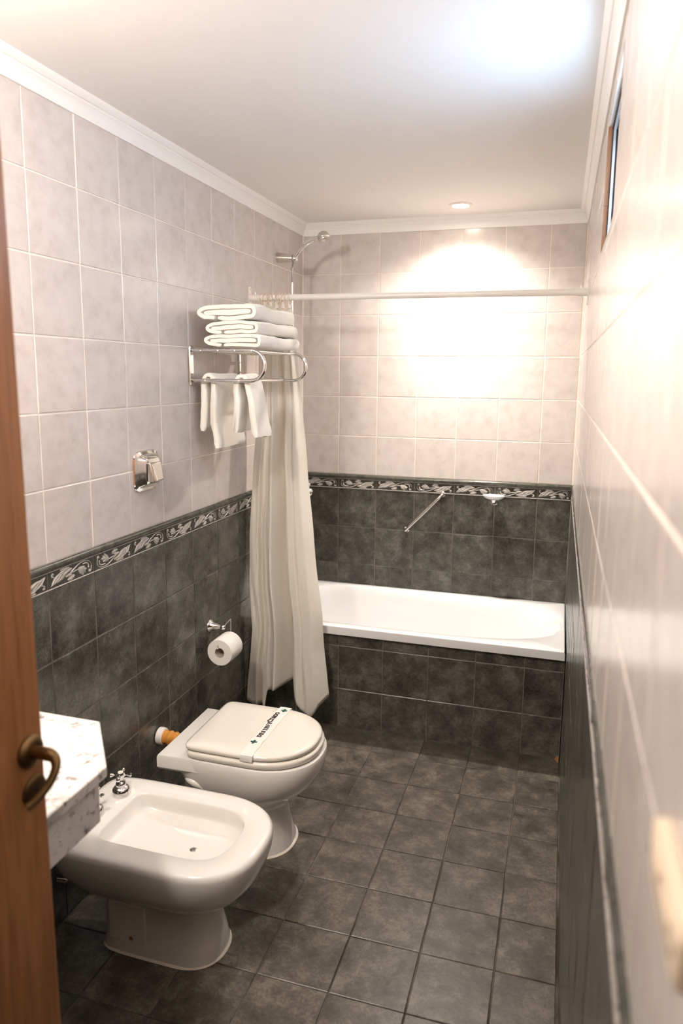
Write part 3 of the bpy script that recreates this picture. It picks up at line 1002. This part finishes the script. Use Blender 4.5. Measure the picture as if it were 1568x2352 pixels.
hung('hand_towel', 'cream hand towel hanging from the rack nearer the wall', 0.063, 0, (0.036, 1.352), (0.094, 1.292), -1.178, -0.94, 41.0, 0.0125)
hung('hand_towel', 'cream hand towel hanging from the rack beside the shower curtain', 0.195, 0, (0.170, 1.355), (0.255, 1.338), -1.178, -1.06, 57.0, 0.0125)

# ------------------------------------------------------------------ curtain rod, rings, curtain
RY, RZ_ = -0.660, 1.876
rod = thing('curtain_rod', 'white shower curtain rod spanning the room above the tub edge', 'curtain rod', (0.68, RY, RZ_))
off = Vector((0.68, RY, RZ_))
obj('rod_tube', sub_off(MB().tube([(0.020, RY, RZ_ + .003), (1.345, RY, RZ_ - .002)], 0.0125, 20), off), M['white_metal'], rod, 60)
for x, sg in ((0.0005, 1), (1.3610, -1)):
    z0 = RZ_ + (.003 if sg > 0 else -.002)
    obj('socket', sub_off(MB().tube([(x + sg * 0.003, RY, z0), (x + sg * 0.038, RY, z0)], 0.0145, 20), off), M['white_metal'], rod, 60)
    rr = []
    for z, w in ((-0.047, 0.004), (-0.044, 0.009), (-0.036, 0.012), (0.036, 0.012), (0.044, 0.009), (0.047, 0.004)):
        rr.append([(x, RY - w, z0 + z), (x, RY + w, z0 + z), (x + sg * 0.003, RY + w, z0 + z), (x + sg * 0.003, RY - w, z0 + z)])
    obj('flange', sub_off(MB().loft(rr), off), M['white_metal'], rod, 30)
    obj('set_screw', sub_off(MB().lathe([(0.0018, 0), (0.0018, 0.006), (0.0035, 0.0065), (0.0035, 0.009)], (x + sg * 0.026, RY, z0 + 0.0135), (0, 0, 1), 10), off), M['steel'], rod)
    obj('flange_screw', sub_off(MB().lathe([(0.0032, 0), (0.0028, 0.001), (0.001, 0.0015)], (x + sg * 0.003, RY, z0 + 0.036), (sg, 0, 0), 10), off), M['steel'], rod)

ring_x = [0.052, 0.070, 0.082, 0.096, 0.108, 0.124, 0.136, 0.152, 0.164, 0.182]
for i, x in enumerate(ring_x):
    ln = random.uniform(-0.25, 0.35)
    p = []
    for k in range(20):
        a = 2 * PI * k / 20
        yy = 0.0185 * math.cos(a)
        zz = -0.0065 + 0.0225 * math.sin(a)
        p.append((x + ln * (zz - 0.016) * 0.6, RY + yy, RZ_ + 0.003 + zz))
    tag(obj('curtain_ring', MB().tube(p, 0.0019, 8, closed=True), M['ring'], None, 60), 'thin cream curtain ring hooked over the white rod', 'curtain ring', 'rings on the curtain rod')

Lx = [(0.10, 0.006), (0.131, 0.006), (0.345, 0.022), (0.455, 0.033), (0.537, 0.026), (0.67, 0.012), (0.856, 0.012), (1.053, 0.021), (1.199, 0.027), (1.395, 0.042), (1.615, 0.045), (1.743, 0.052), (1.85, 0.048)]
Rx = [(0.10, 0.402), (0.188, 0.391), (0.387, 0.363), (0.545, 0.351), (0.761, 0.321), (0.956, 0.297), (1.178, 0.270), (1.309, 0.258), (1.49, 0.239), (1.616, 0.224), (1.742, 0.200), (1.85, 0.188)]
# plan of the folds: u across, d towards the room
plan_low = [(0, -.025), (.03, .004), (.18, .024), (.205, -.020), (.235, .014), (.33, .024), (.42, .054), (.44, .048), (.52, -.012), (.625, -.072), (.645, .034), (.70, .060), (.77, .044), (.82, .056), (.91, .034), (1, -.035)]
plan_top = [(0, -.004), (.08, .014), (.16, -.012), (.24, .014), (.32, -.012), (.40, .014), (.48, -.012), (.56, .014), (.64, -.012), (.72, .014), (.80, -.012), (.88, .014), (.95, -.010), (1, .004)]
hem_z = [(0, .128), (.10, .122), (.20, .118), (.275, .108), (.295, .195), (.36, .208), (.45, .220), (.60, .240), (.63, .235), (.66, .190), (.72, .160), (.79, .128), (.86, .122), (.93, .160), (1, .180)]


def smooth_tab(tab, u):
    return sum(interp(tab, min(1, max(0, u + d))) for d in (-.011, -.005, 0, .005, .011)) / 5


NU, NV = 150, 90
verts, faces = [], []
for j in range(NV + 1):
    v = j / NV
    for i in range(NU + 1):
        u = i / NU
        zt = 1.848 - 0.020 * u + 0.006 * math.sin(u * 2 * PI * 6.5)
        zb = smooth_tab(hem_z, u)
        z = zt + (zb - zt) * v
        k = min(1, v / 0.55) ** 0.8
        d = smooth_tab(plan_top, u) * (1 - k) + smooth_tab(plan_low, u) * k * (0.75 + 0.35 * v)
        q = Vector((u * 5, v * 4.5, 0.3))
        cr = noise.noise(q * 1.7) * 0.010 * v + noise.noise(Vector((u * 16, v * 11, 2))) * 0.004 * (0.3 + v)
        # crumpled lower right part
        cr += noise.noise(Vector((u * 22, v * 22, 5))) * 0.007 * max(0, v - 0.62) * (1 if u > .55 else .3)
        x = interp(Lx, z) + (interp(Rx, z) - interp(Lx, z)) * u
        x = max(x + noise.noise(Vector((u * 7, v * 7, 9))) * 0.004, 0.010)
        yc = -0.664 - 0.085 * min(1, v / 0.72) - 0.028 * max(0, v - .72) / .28
        y = min(yc - d + cr, -0.640 if z > 0.50 else -0.684)
        verts.append((x - 0.18, y + 0.72, z))
for j in range(NV):
    for i in range(NU):
        a = j * (NU + 1) + i
        faces.append((a, a + 1, a + NU + 2, a + NU + 1))
cu = thing('shower_curtain', 'long cream shower curtain gathered at the wall end of the rod', 'curtain', (0.18, -0.72, 0.0))
me = MB().add(verts, faces).mesh('curtain_sheet', M['curtain'], 180)
co = link('curtain_sheet', me, cu)
so = co.modifiers.new('solid', 'SOLIDIFY'); so.thickness = 0.0008
for x in ring_x[1::2]:
    o = obj('ring_tab', MB().box(x - 0.006, x + 0.006, RY - 0.0022, RY + 0.0006, 1.835, 1.8615), M['curtain'], cu, 0)
    o.location = (-0.18, 0.72, 0)

# ------------------------------------------------------------------ shower
sh = thing('shower_bracket', 'chrome shower holder projecting from the wall near the back corner', 'shower bracket', (0.0003, -0.341, 2.091))
obj('cone', MB().lathe([(0.0235, 0), (0.0235, 0.004), (0.0185, 0.060), (0.0170, 0.075)], (0, 0, 0), (1, 0, -0.06), 28), M['steel'], sh)
obj('swivel', MB().lathe([(0.001, -0.0165), (0.009, -0.0145), (0.0145, -0.009), (0.0168, 0), (0.0145, 0.009), (0.009, 0.0145), (0.001, 0.0165)], (0.083, 0, -0.006), (0, 0, 1), 24), M['steel'], sh, 80)
hs = thing('hand_shower', 'chrome hand shower resting in its wall holder', 'hand shower', (0.088, -0.343, 2.088))
off = Vector((0.088, -0.343, 2.088))
p = catmull([(0.084, -0.343, 2.078), (0.098, -0.345, 2.104), (0.120, -0.347, 2.128), (0.150, -0.350, 2.149), (0.185, -0.354, 2.163), (0.208, -0.357, 2.168)], 6)
n_ = len(p)
obj('handle', sub_off(MB().tube(p, [0.0075 + 0.0035 * i / (n_ - 1) for i in range(n_)], 14), off), M['chrome'], hs, 60)
ax = Vector((0.42, -0.18, -0.88)).normalized()
obj('spray_head', sub_off(MB().lathe([(0.001, -0.024), (0.014, -0.022), (0.023, -0.015), (0.0275, -0.003), (0.0285, 0.006), (0.027, 0.010), (0.022, 0.0115)], Vector((0.229, -0.360, 2.170)), ax, 28), off), M['steel'], hs, 70)
obj('spray_face', sub_off(MB().lathe([(0.022, 0.0105), (0.021, 0.0135), (0.008, 0.0145), (0.006, 0.0125), (0.001, 0.0125)], Vector((0.229, -0.360, 2.170)), ax, 24), off), M['steel'], hs, 60)
hp = [Vector((0.080, -0.342, 2.074)), Vector((0.075, -0.341, 2.03)), Vector((0.072, -0.340, 1.95)), Vector((0.073, -0.338, 1.80)), Vector((0.078, -0.335, 1.60)), Vector((0.085, -0.330, 1.35)), Vector((0.100, -0.325, 1.12)), Vector((0.105, -0.335, 1.045))]
hp = catmull(hp, 60)
tag(obj('shower_hose', MB().tube(hp, [0.0052 + 0.0009 * (i % 2) for i in range(len(hp))], 10), M['steel'], None, 60), 'ribbed metal shower hose hanging down from the holder', 'hose')

# bath tap on the left wall, half hidden by the curtain
bt = thing('bath_tap', 'chrome wall tap peeping out beside the shower curtain', 'tap', (0.0003, -0.335, 1.010))
obj('wall_flange', MB().lathe([(0.030, 0), (0.030, 0.004), (0.022, 0.012), (0.016, 0.016)], (0, 0, 0), (1, 0, 0)), M['chrome'], bt)
obj('body', MB().lathe([(0.016, 0.010), (0.016, 0.060), (0.022, 0.070), (0.024, 0.100), (0.021, 0.120), (0.018, 0.128)], (0, 0, 0), (1, 0, 0)), M['chrome'], bt, 50)
obj('knob', MB().lathe([(0.001, 0.124), (0.014, 0.126), (0.020, 0.138), (0.021, 0.152), (0.017, 0.166), (0.008, 0.173), (0.001, 0.174)], (0, 0, -0.004), (1, 0, 0)), M['steel'], bt, 80)
for yy in (-0.012, 0.010):
    obj('ball', MB().lathe([(0.001, -0.009), (0.006, -0.0065), (0.009, 0), (0.006, 0.0065), (0.001, 0.009)], (0.150, yy, 0.030), (0, 0, 1), 16), M['chrome'], bt, 80)
    obj('stem', MB().tube([(0.150, yy * 0.6, 0.010), (0.150, yy, 0.026)], 0.004, 10), M['chrome'], bt)

# grab bar and soap dish on the back wall --------------------------------
gb = thing('grab_bar', 'slim chrome grab bar fixed at a slant on dark tiles', 'grab bar', (0.655, -0.005, 0.88))
a, b = Vector((0.745, -0.030, 0.978)), Vector((0.566, -0.030, 0.786))
off = Vector((0.655, -0.005, 0.88))
d = b - a
p = [Vector((a.x, -0.0045, a.z)), a + Vector((0.002, 0.006, 0.003)), a] + [a + d * k / 8 for k in range(1, 8)] + [b, b + Vector((-0.002, 0.006, -0.003)), Vector((b.x, -0.0045, b.z))]
r = [0.010, 0.0095, 0.0085, 0.0075, 0.0078, 0.0085, 0.0090, 0.0085, 0.0078, 0.0075, 0.0085, 0.0095, 0.010]
obj('bar', sub_off(MB().tube(p, r, 14), off), M['steel'], gb, 60)
for q in (a, b):
    obj('end_flange', sub_off(MB().lathe([(0.014, 0), (0.014, 0.002), (0.010, 0.006)], (q.x, -0.0045, q.z), (0, -1, 0), 18), off), M['chrome'], gb)
sd = thing('soap_dish', 'white oval soap dish on a chrome bracket over the tub', 'soap dish', (1.000, -0.0045, 0.970))
obj('wall_rose', MB().lathe([(0.021, 0), (0.021, 0.003), (0.013, 0.010), (0.009, 0.022), (0.012, 0.034)], (0, 0, -0.010), (0, -1, 0.0), 22), M['chrome'], sd)
obj('dish_clip', MB().lathe([(0.010, -0.018), (0.013, -0.010), (0.018, -0.003)], (0, -0.045, 0.006), (0, 0, 1), 20), M['chrome'], sd)
mb = MB().lathe([(0.016, 0.0), (0.034, 0.003), (0.048, 0.011), (0.053, 0.019), (0.0545, 0.0205), (0.052, 0.021), (0.046, 0.014), (0.030, 0.007), (0.002, 0.006)], (0, 0, 0), (0, 0, 1), 40)
mb.v = [(x, y * 0.72 - 0.048, z + 0.004) for x, y, z in mb.v]
obj('dish', mb, M['enamel'], sd, 60)

# ------------------------------------------------------------------ toilet paper
ph = thing('paper_holder', 'chrome toilet paper holder with wire arm on dark tiles', 'paper holder', (0.0003, -1.078, 0.572))
obj('bell', MB().lathe([(0.027, 0), (0.0275, 0.003), (0.024, 0.006), (0.019, 0.010), (0.016, 0.020), (0.012, 0.032), (0.0085, 0.040), (0.006, 0.046)], (0, 0, 0), (1, 0, 0), 28), M['chrome'], ph, 60)
obj('ball', MB().lathe([(0.001, -0.011), (0.007, -0.0085), (0.0105, 0), (0.007, 0.0085), (0.001, 0.011)], (0.056, 0, 0), (1, 0, 0), 20), M['chrome'], ph, 80)
wp = catmull([(0.058, 0.002, 0), (0.064, 0.020, 0.012), (0.070, 0.038, 0.020), (0.071, 0.041, 0.016), (0.071, 0.041, -0.03), (0.071, 0.041, -0.052), (0.071, 0.036, -0.060), (0.071, 0.020, -0.0605), (0.071, -0.068, -0.0605), (0.071, -0.074, -0.056), (0.071, -0.075, -0.046)], 5)
obj('wire_arm', MB().tube(wp, 0.0024, 10), M['chrome'], ph, 60)
rl = thing('toilet_roll', 'white toilet paper roll hanging on the wire holder', 'toilet roll', (0.075, -1.098, 0.494))
rp = [(0.0200, -0.050), (0.0200, 0.050), (0.051, 0.050), (0.0525, 0.048), (0.0530, 0.0), (0.0525, -0.048), (0.051, -0.050), (0.0200, -0.050)]
obj('paper', MB().lathe(rp, (0, 0, 0), (0, 1, 0), 40, False), M['paper'], rl, 40)
obj('core', MB().lathe([(0.0200, -0.0505), (0.0200, 0.0505), (0.0190, 0.0505), (0.0190, -0.0505), (0.0200, -0.0505)], (0, 0, 0), (0, 1, 0), 32, False), M['core'], rl, 40)

# ------------------------------------------------------------------ light switch on the right wall, near the door
sw = tag(link('light_switch', None, None, (xr(-3.16), -3.16, 1.272), (0, 0, RWA)), 'narrow beige light switch plate on the pale glossy wall by the door', 'light switch')
obj('cover_plate', MB().loft([sq_ring(0.055, 0.020, -0.0003, 6), sq_ring(0.055, 0.020, -0.007, 6), sq_ring(0.053, 0.018, -0.0095, 6), sq_ring(0.048, 0.014, -0.0105, 6)]), M['plastic'], sw, 40)
for y in (-0.020, 0.020):
    obj('rocker', MB().loft([[(-0.0104, y + s1 * 0.016, s2 * 0.010) for s1, s2 in ((-1, -1), (1, -1), (1, 1), (-1, 1))], [(-0.0112 - 0.001 * (s2 > 0), y + s1 * 0.014, s2 * 0.009) for s1, s2 in ((-1, -1), (1, -1), (1, 1), (-1, 1))]]), M['plastic'], sw, 20)
for y in (-0.043, 0.043):
    obj('screw', MB().lathe([(0.003, 0), (0.0028, 0.001), (0.001, 0.0012)], (-0.0103, y, 0), (-1, 0, 0), 12), M['steel'], sw)

# ------------------------------------------------------------------ lamps
GLOW = emit_mat('halogen_glow', (1.0, 0.88, 0.74), 60)


def spotlight(x, y, label, watts, core):
    d = thing('recessed_spotlight', label, 'spotlight', (x, y, HC))
    obj('trim_ring', MB().lathe([(0.050, 0.0005), (0.050, -0.003), (0.046, -0.006), (0.038, -0.007), (0.034, -0.004), (0.033, 0.0)], (0, 0, 0), (0, 0, 1), 40, False), M['white_metal'], d, 40)
    obj('bulb_face', MB().lathe([(0.033, -0.001), (0.031, -0.0035), (0.001, -0.0045)], (0, 0, 0), (0, 0, 1), 32), GLOW, d, 60)
    # reflector lamp: bright core and wide spill
    for nm, w, ang in (('halogen_spill', watts[0], 142), ('halogen_core', watts[1], core)):
        L = bpy.data.lights.new(nm, 'SPOT')
        L.energy = w; L.color = (1.0, 0.925, 0.83); L.spot_size = math.radians(ang); L.spot_blend = 1.0; L.shadow_soft_size = 0.03
        lo = bpy.data.objects.new(nm, L); COL.objects.link(lo); lo.parent = d; lo.location = (0, 0, -0.012)


spotlight(0.820, -0.245, 'small round recessed spotlight lit in the ceiling above the tub', SPOT_W, 78)
